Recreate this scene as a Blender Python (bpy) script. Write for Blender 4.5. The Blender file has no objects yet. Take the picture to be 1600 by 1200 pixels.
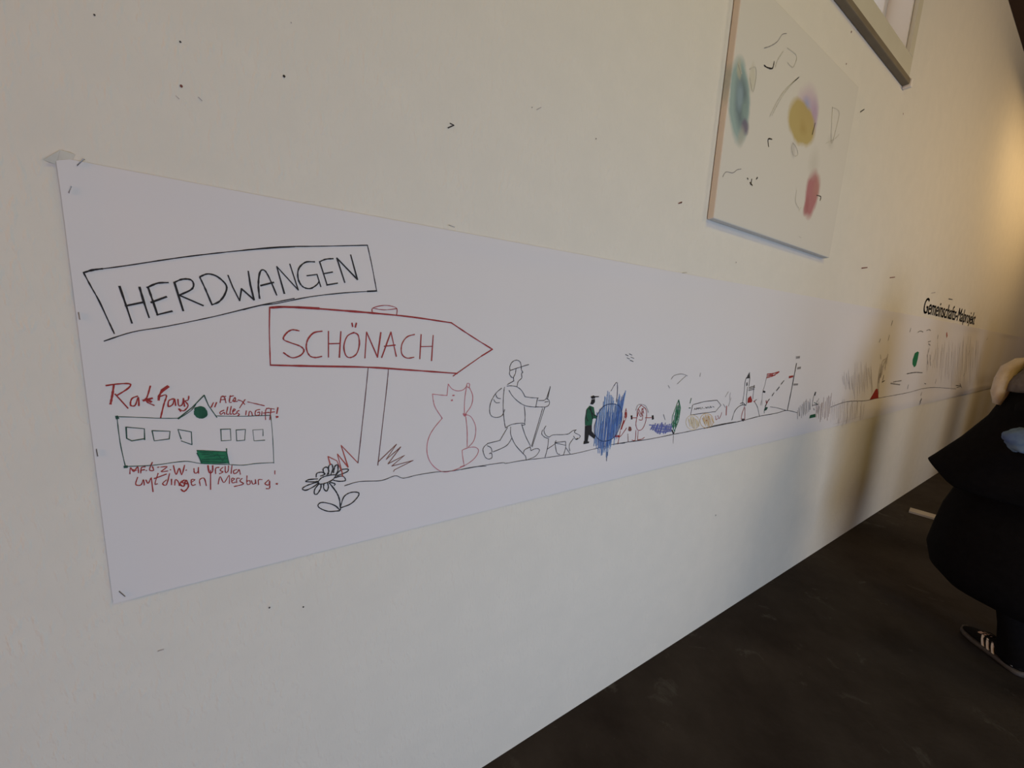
import bpy, bmesh, math, random
from mathutils import Vector, Matrix
from mathutils import noise as mnoise

random.seed(7)
S = bpy.context.scene
C = S.collection

# ------------------------------------------------------------------ camera
# x runs along the wall, y points into it (wall face at y = 0), z is up; metres
CAMX = Vector((0.85175378, 0.03785572, -0.5225729))
CAMY = Vector((-0.52157651, 0.15593666, -0.83883354))
CAMZ = Vector((0.04973362, 0.98704139, 0.1525643))
F = 579.782
EYE = Vector((0.0, -0.95, 1.553))
cd = bpy.data.cameras.new('camera')
cam = bpy.data.objects.new('camera', cd)
C.objects.link(cam)
cd.sensor_width = 36.0
cd.sensor_fit = 'HORIZONTAL'
cd.lens = F / 1600.0 * 36.0
cd.clip_start = 0.02
m3 = Matrix((CAMX, CAMY, CAMZ))
cam.matrix_world = Matrix.Translation(EYE) @ m3.to_4x4()
S.camera = cam

# ------------------------------------------------------------------ world, light, exposure
S.view_settings.view_transform = 'Standard'
S.view_settings.look = 'None'
S.view_settings.gamma = 1.0
S.view_settings.use_curve_mapping = False
S.view_settings.exposure = -0.04
wd = bpy.data.worlds.new('overcast_sky')
S.world = wd
wd.use_nodes = True
bg = wd.node_tree.nodes['Background']
bg.inputs[0].default_value = (1.0, 0.97, 0.95, 1)
bg.inputs[1].default_value = 0.75

def area(name, loc, target, sx, sy, power, col):
    l = bpy.data.lights.new(name, 'AREA')
    l.shape = 'RECTANGLE'; l.size = sx; l.size_y = sy
    l.energy = power; l.color = col
    o = bpy.data.objects.new(name, l)
    C.objects.link(o)
    o.location = loc
    d = Vector(target) - Vector(loc)
    o.rotation_euler = d.to_track_quat('-Z', 'Y').to_euler()
    return o

# daylight entering through the openings of the rear wall
COOL = [  # x centre, width, height, power, colour
    (0.85, 1.8, 1.5, 63, (0.59, 0.75, 1.0)),
    (4.90, 1.4, 1.5, 7, (0.35, 0.60, 1.0)),
]
for cx, cw, ch, cp, cc in COOL:
    area('daylight_through_opening', (cx, -3.52, ch / 2 + 0.02), (cx, 0, ch / 2), cw, ch, cp, cc)
# warm hall lamps (their housings are built below): position, aim, width, height, power, colour
WARM = [
    ((-3.80, -0.75, 2.35), (2.0, -0.45, 2.0), 0.5, 0.8, 52, (1.0, 0.46, 0.16)),
    ((1.2, -2.3, 4.13), (1.2, -1.2, 0), 1.4, 0.5, 36, (1.0, 0.78, 0.18)),
    ((4.6, -3.1, 3.1), (4.6, 0, 2.3), 1.4, 0.5, 47, (1.0, 0.72, 0.38)),
    ((8.0, -0.95, 4.13), (8.0, -0.2, 1.5), 3.2, 0.5, 50, (1.0, 0.65, 0.28)),
    ((12.4, -0.95, 4.13), (12.4, -0.2, 1.5), 3.2, 0.5, 26, (1.0, 0.70, 0.45)),
]
for wl, wt, ww, wh, wp, wc in WARM:
    area('hall_lamp_light', wl, wt, ww, wh, wp, wc)

# ------------------------------------------------------------------ helpers
def ray(px, py):
    r = Vector((px - 800.0, -(py - 600.0), -F))
    return Vector((CAMX.dot(r), CAMY.dot(r), CAMZ.dot(r)))

def on_wall(px, py, y=0.0):
    """wall coordinates (x, z) of a point of the photograph lying on the plane y"""
    r = ray(px, py)
    t = (y - EYE.y) / r.y
    return (EYE.x + r.x * t, EYE.z + r.z * t)

def mat(name, col, rough=0.7, noise=None, bump=None, metal=0.0, spec=0.3):
    """noise: (scale, other colour, lo, hi); bump: (scale, strength, distance)"""
    m = bpy.data.materials.new(name)
    m.use_nodes = True
    nt = m.node_tree
    b = nt.nodes['Principled BSDF']
    b.inputs['Base Color'].default_value = (*col, 1)
    b.inputs['Roughness'].default_value = rough
    b.inputs['Metallic'].default_value = metal
    b.inputs['Specular IOR Level'].default_value = spec
    tc = nt.nodes.new('ShaderNodeTexCoord')
    if noise:
        n = nt.nodes.new('ShaderNodeTexNoise')
        n.inputs['Scale'].default_value = noise[0]
        n.inputs['Detail'].default_value = 5
        nt.links.new(tc.outputs['Object'], n.inputs['Vector'])
        r = nt.nodes.new('ShaderNodeValToRGB')
        r.color_ramp.elements[0].position = noise[2]
        r.color_ramp.elements[1].position = noise[3]
        r.color_ramp.elements[0].color = (*col, 1)
        r.color_ramp.elements[1].color = (*noise[1], 1)
        nt.links.new(n.outputs['Fac'], r.inputs['Fac'])
        nt.links.new(r.outputs['Color'], b.inputs['Base Color'])
    if bump:
        n2 = nt.nodes.new('ShaderNodeTexNoise')
        n2.inputs['Scale'].default_value = bump[0]
        n2.inputs['Detail'].default_value = 4
        nt.links.new(tc.outputs['Object'], n2.inputs['Vector'])
        bp = nt.nodes.new('ShaderNodeBump')
        bp.inputs['Strength'].default_value = bump[1]
        bp.inputs['Distance'].default_value = bump[2]
        nt.links.new(n2.outputs['Fac'], bp.inputs['Height'])
        nt.links.new(bp.outputs['Normal'], b.inputs['Normal'])
    return m

def link(name, me, m=None, parent=None, smooth=False):
    o = bpy.data.objects.new(name, me)
    C.objects.link(o)
    if m:
        me.materials.append(m)
    if parent:
        o.parent = parent
    if smooth:
        for p in me.polygons:
            p.use_smooth = True
    return o

def obj(name, bm, m=None, parent=None, smooth=False):
    me = bpy.data.meshes.new(name)
    bm.normal_update()
    bm.to_mesh(me)
    bm.free()
    return link(name, me, m, parent, smooth)

def tag(o, label, cat, group=None):
    o['label'] = label
    o['category'] = cat
    if group:
        o['group'] = group
    return o

def struct(o, label=None):
    o['kind'] = 'structure'
    if label:
        o['label'] = label
    return o

def empty(name, loc=(0, 0, 0)):
    o = bpy.data.objects.new(name, None)
    C.objects.link(o)
    o.location = loc
    o.empty_display_size = 0.05
    return o

def bx(bm, x0, x1, y0, y1, z0, z1, bev=0.0):
    vs = [bm.verts.new((x, y, z)) for x in (x0, x1) for y in (y0, y1) for z in (z0, z1)]
    fs = [(0, 1, 3, 2), (4, 6, 7, 5), (0, 4, 5, 1), (2, 3, 7, 6), (0, 2, 6, 4), (1, 5, 7, 3)]
    faces = [bm.faces.new([vs[i] for i in f]) for f in fs]
    if bev > 0:
        es = list({e for f in faces for e in f.edges})
        bmesh.ops.bevel(bm, geom=es, offset=bev, segments=2, affect='EDGES', profile=0.5)
    return bm

def box(name, x0, x1, y0, y1, z0, z1, m, parent=None, bev=0.0):
    return obj(name, bx(bmesh.new(), x0, x1, y0, y1, z0, z1, bev), m, parent)

def rings(bm, rs, cap=True, closed=True):
    """skin a list of rings (lists of points)"""
    vr = [[bm.verts.new(p) for p in r] for r in rs]
    n = len(vr[0])
    for a, b in zip(vr, vr[1:]):
        for i in range(n if closed else n - 1):
            j = (i + 1) % n
            bm.faces.new((a[i], a[j], b[j], b[i]))
    if cap:
        bm.faces.new(list(reversed(vr[0])))
        bm.faces.new(vr[-1])
    return bm

def tube(bm, pts, rad, n=12, cap=True):
    """tapered tube through pts with a radius each, ends rounded off"""
    P = [Vector(p) for p in pts]
    out = []
    up = Vector((0.13, 0.21, 0.97))
    for i, p in enumerate(P):
        d = (P[min(i + 1, len(P) - 1)] - P[max(i - 1, 0)]).normalized()
        a = d.cross(up)
        if a.length < 0.1:
            a = d.cross(Vector((1, 0, 0)))
        a.normalize()
        b = d.cross(a).normalized()
        R = [(rad[i], 0.0)]
        if i == 0:
            R = [(rad[i] * 0.55, -rad[i] * 0.8), (rad[i] * 0.9, -rad[i] * 0.4), (rad[i], 0)]
        if i == len(P) - 1:
            R = [(rad[i], 0), (rad[i] * 0.9, rad[i] * 0.4), (rad[i] * 0.55, rad[i] * 0.8)]
        for r, off in R:
            out.append([p + d * off + a * math.cos(t) * r + b * math.sin(t) * r
                        for t in [2 * math.pi * k / n for k in range(n)]])
    return rings(bm, out, cap)

# ------------------------------------------------------------------ materials
M = {}
def wall_material():
    m = mat('painted_plaster', (0.70, 0.66, 0.60), 0.85)
    nt = m.node_tree
    b = nt.nodes['Principled BSDF']
    tc = nt.nodes.new('ShaderNodeTexCoord')
    # brushed, lumpy paint: short strokes that lean a little
    mp = nt.nodes.new('ShaderNodeMapping')
    mp.inputs['Rotation'].default_value = (0, 0.35, 0)
    mp.inputs['Scale'].default_value = (90, 90, 34)
    nt.links.new(tc.outputs['Object'], mp.inputs['Vector'])
    n1 = nt.nodes.new('ShaderNodeTexNoise')
    n1.inputs['Scale'].default_value = 1.0
    n1.inputs['Detail'].default_value = 3
    nt.links.new(mp.outputs['Vector'], n1.inputs['Vector'])
    n2 = nt.nodes.new('ShaderNodeTexNoise')
    n2.inputs['Scale'].default_value = 9
    n2.inputs['Detail'].default_value = 5
    nt.links.new(tc.outputs['Object'], n2.inputs['Vector'])
    # strokes show in patches only
    mul = nt.nodes.new('ShaderNodeMath'); mul.operation = 'MULTIPLY'
    rr = nt.nodes.new('ShaderNodeMapRange')
    rr.inputs['From Min'].default_value = 0.4
    rr.inputs['From Max'].default_value = 0.7
    rr.inputs['To Min'].default_value = 0.25
    nt.links.new(n2.outputs['Fac'], rr.inputs['Value'])
    sh = nt.nodes.new('ShaderNodeMapRange')
    sh.inputs['From Min'].default_value = 0.50
    sh.inputs['From Max'].default_value = 0.72
    nt.links.new(n1.outputs['Fac'], sh.inputs['Value'])
    nt.links.new(sh.outputs['Result'], mul.inputs[0])
    nt.links.new(rr.outputs['Result'], mul.inputs[1])
    bp = nt.nodes.new('ShaderNodeBump')
    bp.inputs['Strength'].default_value = 0.7
    bp.inputs['Distance'].default_value = 0.0022
    nt.links.new(mul.outputs[0], bp.inputs['Height'])
    nt.links.new(bp.outputs['Normal'], b.inputs['Normal'])
    r = nt.nodes.new('ShaderNodeValToRGB')
    r.color_ramp.elements[0].position = 0.3
    r.color_ramp.elements[1].position = 0.75
    r.color_ramp.elements[0].color = (0.70, 0.675, 0.625, 1)
    r.color_ramp.elements[1].color = (0.74, 0.71, 0.655, 1)
    nt.links.new(n2.outputs['Fac'], r.inputs['Fac'])
    nt.links.new(r.outputs['Color'], b.inputs['Base Color'])
    return m
M['wall'] = wall_material()

def floor_material():
    m = mat('dark_screed', (0.013, 0.011, 0.010), 0.75, spec=0.12)
    nt = m.node_tree
    b = nt.nodes['Principled BSDF']
    tc = nt.nodes.new('ShaderNodeTexCoord')
    n1 = nt.nodes.new('ShaderNodeTexNoise')
    n1.inputs['Scale'].default_value = 2.2
    n1.inputs['Detail'].default_value = 8
    n1.inputs['Roughness'].default_value = 0.65
    nt.links.new(tc.outputs['Object'], n1.inputs['Vector'])
    r = nt.nodes.new('ShaderNodeValToRGB')
    r.color_ramp.elements[0].position = 0.35
    r.color_ramp.elements[1].position = 0.68
    r.color_ramp.elements[0].color = (0.017, 0.013, 0.0115, 1)
    r.color_ramp.elements[1].color = (0.034, 0.029, 0.026, 1)
    nt.links.new(n1.outputs['Fac'], r.inputs['Fac'])
    # pale dusty smears
    n2 = nt.nodes.new('ShaderNodeTexNoise')
    n2.inputs['Scale'].default_value = 4.6
    n2.inputs['Detail'].default_value = 9
    n2.inputs['Roughness'].default_value = 0.7
    n2.inputs['Distortion'].default_value = 0.8
    nt.links.new(tc.outputs['Object'], n2.inputs['Vector'])
    r2 = nt.nodes.new('ShaderNodeMapRange')
    r2.inputs['From Min'].default_value = 0.60
    r2.inputs['From Max'].default_value = 0.78
    nt.links.new(n2.outputs['Fac'], r2.inputs['Value'])
    mx = nt.nodes.new('ShaderNodeMixRGB')
    mx.inputs['Color2'].default_value = (0.075, 0.075, 0.07, 1)
    nt.links.new(r2.outputs['Result'], mx.inputs['Fac'])
    nt.links.new(r.outputs['Color'], mx.inputs['Color1'])
    nt.links.new(mx.outputs['Color'], b.inputs['Base Color'])
    bp = nt.nodes.new('ShaderNodeBump')
    bp.inputs['Strength'].default_value = 0.35
    bp.inputs['Distance'].default_value = 0.004
    n3 = nt.nodes.new('ShaderNodeTexNoise')
    n3.inputs['Scale'].default_value = 70
    n3.inputs['Detail'].default_value = 4
    nt.links.new(tc.outputs['Object'], n3.inputs['Vector'])
    nt.links.new(n3.outputs['Fac'], bp.inputs['Height'])
    nt.links.new(bp.outputs['Normal'], b.inputs['Normal'])
    return m
M['floor'] = floor_material()
M['ceiling'] = mat('dark_stained_boards', (0.030, 0.012, 0.008), 0.6, (3.0, (0.045, 0.02, 0.012), 0.3, 0.7))
M['timber'] = mat('brown_timber', (0.10, 0.06, 0.035), 0.7, (6.0, (0.14, 0.085, 0.05), 0.3, 0.7))
M['paper'] = mat('white_paper', (0.72, 0.695, 0.72), 0.8, (1.6, (0.70, 0.68, 0.70), 0.35, 0.7), (14, 0.12, 0.004))
M['frame'] = mat('cream_lacquer', (0.62, 0.59, 0.49), 0.5, (5.0, (0.58, 0.55, 0.45), 0.3, 0.7))
M['jamb'] = mat('white_lacquer', (0.80, 0.76, 0.72), 0.5, (5.0, (0.78, 0.75, 0.71), 0.3, 0.7))
M['brown_edge'] = mat('brown_moulding', (0.20, 0.165, 0.115), 0.7, (9.0, (0.16, 0.13, 0.09), 0.3, 0.7))  # bottom window moulding, browner and darker than the casing above it
M['torn'] = mat('torn_beige_paper', (0.70, 0.64, 0.57), 0.85, (40.0, (0.58, 0.53, 0.47), 0.3, 0.7))
M['dark'] = mat('dark_gap', (0.06, 0.045, 0.035), 0.8, (9.0, (0.09, 0.07, 0.05), 0.3, 0.7))
M['coat'] = mat('black_cloth', (0.0045, 0.004, 0.0042), 0.95, (30.0, (0.006, 0.0055, 0.006), 0.3, 0.7), (60, 0.3, 0.004), spec=0.05)
M['trousers'] = mat('black_trouser_cloth', (0.005, 0.0048, 0.0055), 0.95, (40.0, (0.007, 0.0065, 0.007), 0.3, 0.7), spec=0.05)
M['grey_scarf'] = mat('grey_brown_knit', (0.15, 0.125, 0.11), 0.95, (26.0, (0.10, 0.085, 0.075), 0.35, 0.7), (90, 0.6, 0.004), spec=0.05)
M['cream'] = mat('cream_fleece', (0.55, 0.45, 0.35), 0.95, (22.0, (0.47, 0.38, 0.29), 0.35, 0.7), (70, 0.5, 0.006), spec=0.05)
M['blue_cloth'] = mat('light_blue_cloth', (0.075, 0.105, 0.19), 0.95, (16.0, (0.12, 0.17, 0.23), 0.4, 0.65), (60, 0.5, 0.004), spec=0.05)
M['skin'] = mat('skin', (0.62, 0.40, 0.30), 0.55, (20.0, (0.58, 0.36, 0.27), 0.3, 0.7))
M['hair'] = mat('dark_brown_hair', (0.035, 0.02, 0.013), 0.6, (60.0, (0.06, 0.035, 0.02), 0.3, 0.7))
M['eye'] = mat('eye_white', (0.75, 0.74, 0.72), 0.3, (40.0, (0.7, 0.69, 0.68), 0.3, 0.7))
M['iris'] = mat('dark_iris', (0.05, 0.03, 0.02), 0.3, (60.0, (0.07, 0.04, 0.02), 0.3, 0.7))
M['lip'] = mat('lips', (0.45, 0.20, 0.17), 0.5, (40.0, (0.42, 0.18, 0.15), 0.3, 0.7))
M['shoe'] = mat('black_suede', (0.006, 0.006, 0.006), 0.9, (50.0, (0.010, 0.009, 0.009), 0.3, 0.7), spec=0.1)
M['sole'] = mat('grey_rubber_sole', (0.075, 0.065, 0.058), 0.7, (40.0, (0.055, 0.048, 0.045), 0.3, 0.7))
M['stripe'] = mat('white_stripe', (0.80, 0.74, 0.66), 0.6, (40.0, (0.75, 0.69, 0.62), 0.3, 0.7))
M['steel'] = mat('staple_wire', (0.20, 0.19, 0.18), 0.4, (80.0, (0.26, 0.25, 0.24), 0.3, 0.7), metal=0.6)
M['card'] = mat('white_card', (0.36, 0.335, 0.32), 0.8, (12.0, (0.30, 0.28, 0.27), 0.35, 0.7))
M['lamp_body'] = mat('lamp_housing', (0.4, 0.4, 0.4), 0.5, (8.0, (0.36, 0.36, 0.36), 0.3, 0.7))

def ink(name, col):
    M[name] = mat('ink_' + name, col, 0.6, (120.0, tuple(min(1, c * 1.35 + 0.006) for c in col), 0.35, 0.75))
ink('black', (0.013, 0.012, 0.014))
ink('pen', (0.045, 0.043, 0.047))
ink('faint', (0.22, 0.21, 0.215))
ink('red', (0.27, 0.022, 0.020))
ink('orange', (0.33, 0.060, 0.040))
ink('pink', (0.45, 0.13, 0.16))
ink('post', (0.12, 0.055, 0.058))
ink('green', (0.006, 0.075, 0.040))
ink('line_green', (0.015, 0.060, 0.042))
ink('fill_green', (0.010, 0.150, 0.065))
ink('blue', (0.045, 0.11, 0.36))
ink('light_blue', (0.14, 0.24, 0.46))
ink('navy', (0.02, 0.04, 0.12))
ink('violet', (0.11, 0.13, 0.36))
ink('yellow', (0.60, 0.41, 0.18))
ink('pale_yellow', (0.63, 0.52, 0.33))
ink('brown', (0.16, 0.055, 0.045))
ink('smudge', (0.36, 0.33, 0.34))
ink('canvas_pencil', (0.46, 0.44, 0.39))
ink('jacket', (0.012, 0.085, 0.045))
ink('smear', (0.54, 0.515, 0.54))

# ------------------------------------------------------------------ the room
X0, X1, YB, ZC = -4.0, 18.0, -3.6, 4.505
WX0, WX1, WZ0, WZ1 = 1.75, 3.255, 3.285, 4.30        # window opening in the front wall
bm = bmesh.new()
bx(bm, X0, WX0, 0, 0.30, 0, ZC)
bx(bm, WX1, X1, 0, 0.30, 0, ZC)
bx(bm, WX0, WX1, 0, 0.30, 0, WZ0)
bx(bm, WX0, WX1, 0, 0.30, WZ1, ZC)
wall = struct(obj('wall_front', bm, M['wall']), 'off-white painted plaster wall with brush marks')
box_floor = bmesh.new()
bx(box_floor, X0, X1, YB, 0.30, -0.1, 0)
floor = struct(obj('floor', box_floor, M['floor']), 'dark stained concrete floor')
bm = bmesh.new()
bx(bm, X0, X1, YB, 0.30, ZC, ZC + 0.1)
ceiling = struct(obj('ceiling', bm, M['ceiling']), 'dark brown boarded ceiling')
for i in range(9):                                    # boards of the ceiling beside the wall
    y1 = -0.002 - i * 0.16
    box('board', X0, X1, y1 - 0.152, y1, ZC - 0.018, ZC - 0.0005, M['ceiling'], ceiling)
bm = bmesh.new(); bx(bm, X0 - 0.2, X0, YB, 0.3, 0, ZC)
struct(obj('wall_left', bm, M['wall']))
bm = bmesh.new(); bx(bm, X1, X1 + 0.2, YB, 0.3, 0, ZC)
struct(obj('wall_right', bm, M['wall']))
bm = bmesh.new()
for a, b in ((X0, -0.05), (1.75, 4.2), (5.6, X1)):
    bx(bm, a, b, YB - 0.2, YB, 0, ZC)
for a, b in ((-0.05, 1.75), (4.2, 5.6)):
    bx(bm, a, b, YB - 0.2, YB, 1.55, ZC)
struct(obj('wall_rear', bm, M['timber']))

# lamp housings behind the lights
for i, (wl, wt, ww, wh, wp, wc) in enumerate(WARM):
    t = empty('hall_lamp', wl)
    lab = ('warm lamp on the left end wall', 'first hanging lamp from the left under the dark ceiling', 'second hanging lamp from the left under the dark ceiling', 'third hanging lamp from the left under the dark ceiling', 'fourth hanging lamp from the left under the dark ceiling')[i]
    tag(t, lab, 'lamp', 'hall lamps')
    bm = bmesh.new()
    if i == 0:
        bx(bm, -0.16, -0.03, -ww / 2 - 0.04, ww / 2 + 0.04, -wh / 2 - 0.04, wh / 2 + 0.04, 0.01)
        obj('housing', bm, M['lamp_body'], t)
        box('bracket', -0.199, -0.161, -0.06, 0.06, -0.1, 0.1, M['lamp_body'], t)
    else:
        if i == 2:
            bx(bm, -0.75, 0.75, -0.12, -0.04, -0.29, 0.29, 0.015)
        else:
            bx(bm, -ww / 2 - 0.05, ww / 2 + 0.05, -0.29, 0.29, 0.03, 0.11, 0.015)
        obj('housing', bm, M['lamp_body'], t)
        for sx in (-0.6, 0.6):
            bm = bmesh.new(); tube(bm, [(sx, -0.08, 0.1), (sx, -0.08, ZC - wl[2] - 0.01)], [0.008, 0.008], 8)
            obj('suspension_rod', bm, M['lamp_body'], t)

# ------------------------------------------------------------------ window high in the wall
win = struct(empty('window_1', (WX0, 0, WZ0)), 'white window with a cream casing high above the wall drawing')
def wpart(name, x0, x1, y0, y1, z0, z1, m, parent=None, bev=0.003):
    o = box(name, x0, x1, y0, y1, z0, z1, m, None, bev)
    p = parent or win
    o.parent = p
    o.matrix_parent_inverse = Matrix.Translation(-Vector((WX0, 0, WZ0)))
    return o
wpart('casing', WX0 - 0.07, WX1 + 0.07, -0.022, -0.0005, 3.165, WZ0, M['frame'])
wpart('casing', WX1, WX1 + 0.07, -0.022, -0.0005, WZ0 + 0.001, WZ1, M['frame'])
wpart('casing', WX0 - 0.07, WX0, -0.022, -0.0005, WZ0 + 0.001, WZ1, M['frame'])
wpart('casing', WX0 - 0.07, WX1 + 0.07, -0.022, -0.0005, WZ1 + 0.001, WZ1 + 0.07, M['frame'])
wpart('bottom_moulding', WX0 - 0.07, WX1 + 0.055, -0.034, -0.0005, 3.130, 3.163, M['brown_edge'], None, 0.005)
wpart('moulding_end', WX1 + 0.056, WX1 + 0.085, -0.040, -0.0005, 3.118, 3.163, M['jamb'], None, 0.004)
wpart('sill_lining', WX0 + 0.001, WX1 - 0.001, 0.001, 0.23, WZ0 + 0.0005, WZ0 + 0.012, M['jamb'])
wpart('jamb', WX1 - 0.014, WX1 - 0.0005, 0.001, 0.23, WZ0 + 0.013, WZ1 - 0.014, M['jamb'])
wpart('jamb', WX0 + 0.0005, WX0 + 0.014, 0.001, 0.23, WZ0 + 0.013, WZ1 - 0.014, M['jamb'])
wpart('jamb', WX0 + 0.001, WX1 - 0.001, 0.001, 0.23, WZ1 - 0.013, WZ1 - 0.0005, M['jamb'])
SY0, SY1 = 0.12, 0.17
mid = (WX0 + WX1) / 2
for a, b in ((WX0 + 0.015, mid - 0.002), (mid + 0.002, WX1 - 0.015)):
    s = wpart('sash', a, a + 0.05, SY0, SY1, WZ0 + 0.014, WZ1 - 0.015, M['jamb'])
    wpart('sash_rail', b - 0.05, b, SY0, SY1, WZ0 + 0.014, WZ1 - 0.015, M['jamb'])
    wpart('sash_rail', a + 0.051, b - 0.051, SY0, SY1, WZ0 + 0.014, WZ0 + 0.064, M['jamb'])
    wpart('sash_rail', a + 0.051, b - 0.051, SY0, SY1, WZ1 - 0.065, WZ1 - 0.015, M['jamb'])
    g = bpy.data.materials.get('window_glass')
    if not g:
        g = bpy.data.materials.new('window_glass'); g.use_nodes = True
        nt = g.node_tree; nt.nodes.clear()
        out = nt.nodes.new('ShaderNodeOutputMaterial')
        mx = nt.nodes.new('ShaderNodeMixShader'); mx.inputs[0].default_value = 0.08
        tr = nt.nodes.new('ShaderNodeBsdfTransparent'); gl = nt.nodes.new('ShaderNodeBsdfGlossy')
        gl.inputs['Roughness'].default_value = 0.02
        nt.links.new(tr.outputs[0], mx.inputs[1]); nt.links.new(gl.outputs[0], mx.inputs[2])
        nt.links.new(mx.outputs[0], out.inputs[0])
    wpart('pane', a + 0.045, b - 0.045, 0.142, 0.148, WZ0 + 0.06, WZ1 - 0.06, g, None, 0)

# ------------------------------------------------------------------ marks on the wall
def disc(bm, x, z, y, rx, rz, n=10, rot=0.0):
    vs = []
    for k in range(n):
        t = 2 * math.pi * k / n
        a, b = rx * math.cos(t), rz * math.sin(t)
        vs.append(bm.verts.new((x + a * math.cos(rot) - b * math.sin(rot), y, z + a * math.sin(rot) + b * math.cos(rot))))
    bm.faces.new(vs)
for (px, py, r, k) in ((148, 24, .0022, 'pen'), (282, 66, .0026, 'pen'), (283.5, 135, .0036, 'brown'), (444, 119.5, .0036, 'black'),
                       (931, 217, .0028, 'pen'), (421, 949, .003, 'pen'), (474, 948, .003, 'pen'), (455, 36, .002, 'smudge'),
                       (1118, 805, .005, 'pen'), (831, 168, .002, 'pen'), (1064, 317, .004, 'pen'), (1411, 178, .008, 'brown'),
                       (1330, 50, .007, 'brown'), (1322, 100, .006, 'brown'), (1150, 410, .005, 'smudge')):
    x, z = on_wall(px, py)
    bm = bmesh.new()
    disc(bm, x, z, -0.0012, r * 0.62, r * 0.7)
    obj('nail_hole', bm, M[k], wall)

def ribbon(bm, pts, w, yfun, taper=True):
    """flat pen stroke of width w through wall points pts"""
    P = [Vector((p[0], p[1])) for p in pts]
    Q = [P[0]]
    for p in P[1:]:
        if (p - Q[-1]).length > 1e-5:
            Q.append(p)
    if len(Q) < 2:
        return
    prev = None
    n = len(Q)
    for i, p in enumerate(Q):
        d1 = (Q[i] - Q[i - 1]).normalized() if i > 0 else (Q[1] - Q[0]).normalized()
        d2 = (Q[i + 1] - Q[i]).normalized() if i < n - 1 else d1
        t = d1 + d2
        sharp = t.length < 1.1
        if sharp:
            t = d1
        t.normalize()
        hw = w * 0.5 * (0.72 + 0.5 * random.random())
        nn = Vector((-t.y, t.x)) * hw
        a, b = p + nn, p - nn
        ext = d1 * (hw * 0.6)
        if i == 0:
            a -= ext; b -= ext
        if i == n - 1 or sharp:
            a += ext; b += ext
        cur = (bm.verts.new((a.x, yfun(a.x, a.y), a.y)), bm.verts.new((b.x, yfun(b.x, b.y), b.y)))
        if prev:
            bm.faces.new((prev[0], prev[1], cur[1], cur[0]))
        if sharp and i < n - 1:
            nn = Vector((-d2.y, d2.x)) * hw
            a, b = p + nn - d2 * hw * 0.6, p - nn - d2 * hw * 0.6
            cur = (bm.verts.new((a.x, yfun(a.x, a.y), a.y)), bm.verts.new((b.x, yfun(b.x, b.y), b.y)))
        prev = cur

def smooth_line(p, n=5):
    """Catmull-Rom through the points"""
    if len(p) < 3:
        return p
    out = []
    q = [p[0]] + list(p) + [p[-1]]
    for i in range(1, len(q) - 2):
        p0, p1, p2, p3 = (Vector(q[i + k]) for k in (-1, 0, 1, 2))
        for k in range(n):
            t = k / n
            out.append(tuple(0.5 * ((2 * p1) + (-p0 + p2) * t + (2 * p0 - 5 * p1 + 4 * p2 - p3) * t * t + (-p0 + 3 * p1 - 3 * p2 + p3) * t ** 3)))
    out.append(tuple(p[-1]))
    return out

for pts, w, k in (([(703, 193), (709, 196), (700, 200)], .003, 'pen'), ([(838, 172), (845, 168)], .002, 'smudge'),
                  ([(1344, 175), (1350, 171)], .007, 'pen'), ([(1346, 419), (1355, 418)], .008, 'brown'), ([(1390, 434), (1398, 433)], .008, 'brown'),
                  ([(1455, 458), (1461, 457)], .009, 'smudge'), ([(1482, 467), (1488, 468)], .009, 'pen'),
                  ([(1060, 318), (1065, 316)], .005, 'brown'), ([(247, 1017), (256, 1014)], .0015, 'smudge'),
                  ([(310, 152), (316, 158)], .0012, 'smudge'), ([(275, 150), (280, 155)], .0012, 'smudge')):
    bm = bmesh.new()
    ribbon(bm, [on_wall(*p) for p in pts], w, lambda x, z: -0.0012)
    obj('scuff', bm, M[k], wall)

# ------------------------------------------------------------------ the long paper on the wall
PXL, PXR = -0.300, 13.5
def ptop(x):
    return 1.787 + 0.010 * min(max(x, 0), 2) / 2 + 0.022 * min(max(x - 1.5, 0), 4) / 4
def pbot(x):
    return 0.983 + 0.004 * math.sin(x * 1.3)
def pout(x, z):
    """distance of the paper from the wall: loosely hung, curling at its edges"""
    v = (z - pbot(x)) / (ptop(x) - pbot(x))
    d = 0.0032 + 0.0013 * mnoise.noise(Vector((x * 1.1, z * 0.9, 2.0)))
    d += 0.0060 * math.exp(-((v - 1.0) / 0.05) ** 2) * (0.6 + 0.4 * math.sin(x * 2.1))
    d += 0.0022 * max(0, 1 - (x - PXL) / 0.05)
    d += 0.0035 * math.exp(-((v - 0.07) / 0.055) ** 2) * min(1, max(0, (x - 0.2) / 0.8))
    # a long sagging fold in the far half
    cz = 1.02 + 0.02 * math.sin(x * 1.7)
    if x > 4.0:
        d += 0.0014 * max(0, 1 - abs(z - cz) / 0.03) * min(1, (x - 4.0))
    return max(d, 0.0012)
bm = bmesh.new()
xs = [PXL, PXL + 0.015, PXL + 0.035, PXL + 0.05, PXL + 0.06, PXL + 0.08, PXL + 0.11]
while xs[-1] < PXR:
    xs.append(xs[-1] + (0.04 if xs[-1] < 3 else 0.08))
NV = 44
grid = []
for x in xs:
    col = []
    for j in range(NV + 1):
        v = j / NV
        v = 0.5 - 0.5 * math.cos(math.pi * v) * (0.35 + 0.65 * 1) if False else v
        z = pbot(x) + (ptop(x) - pbot(x)) * v
        if x == PXL and v > 0.985:
            z -= 0.006
        col.append(bm.verts.new((x, -pout(x, z), z)))
    grid.append(col)
for a, b in zip(grid, grid[1:]):
    for j in range(NV):
        bm.faces.new((a[j], b[j], b[j + 1], a[j + 1]))
paper = obj('paper_banner', bm, M['paper'], None, True)
tag(paper, 'long white paper strip with felt-pen drawings stretched along the wall', 'paper')
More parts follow.
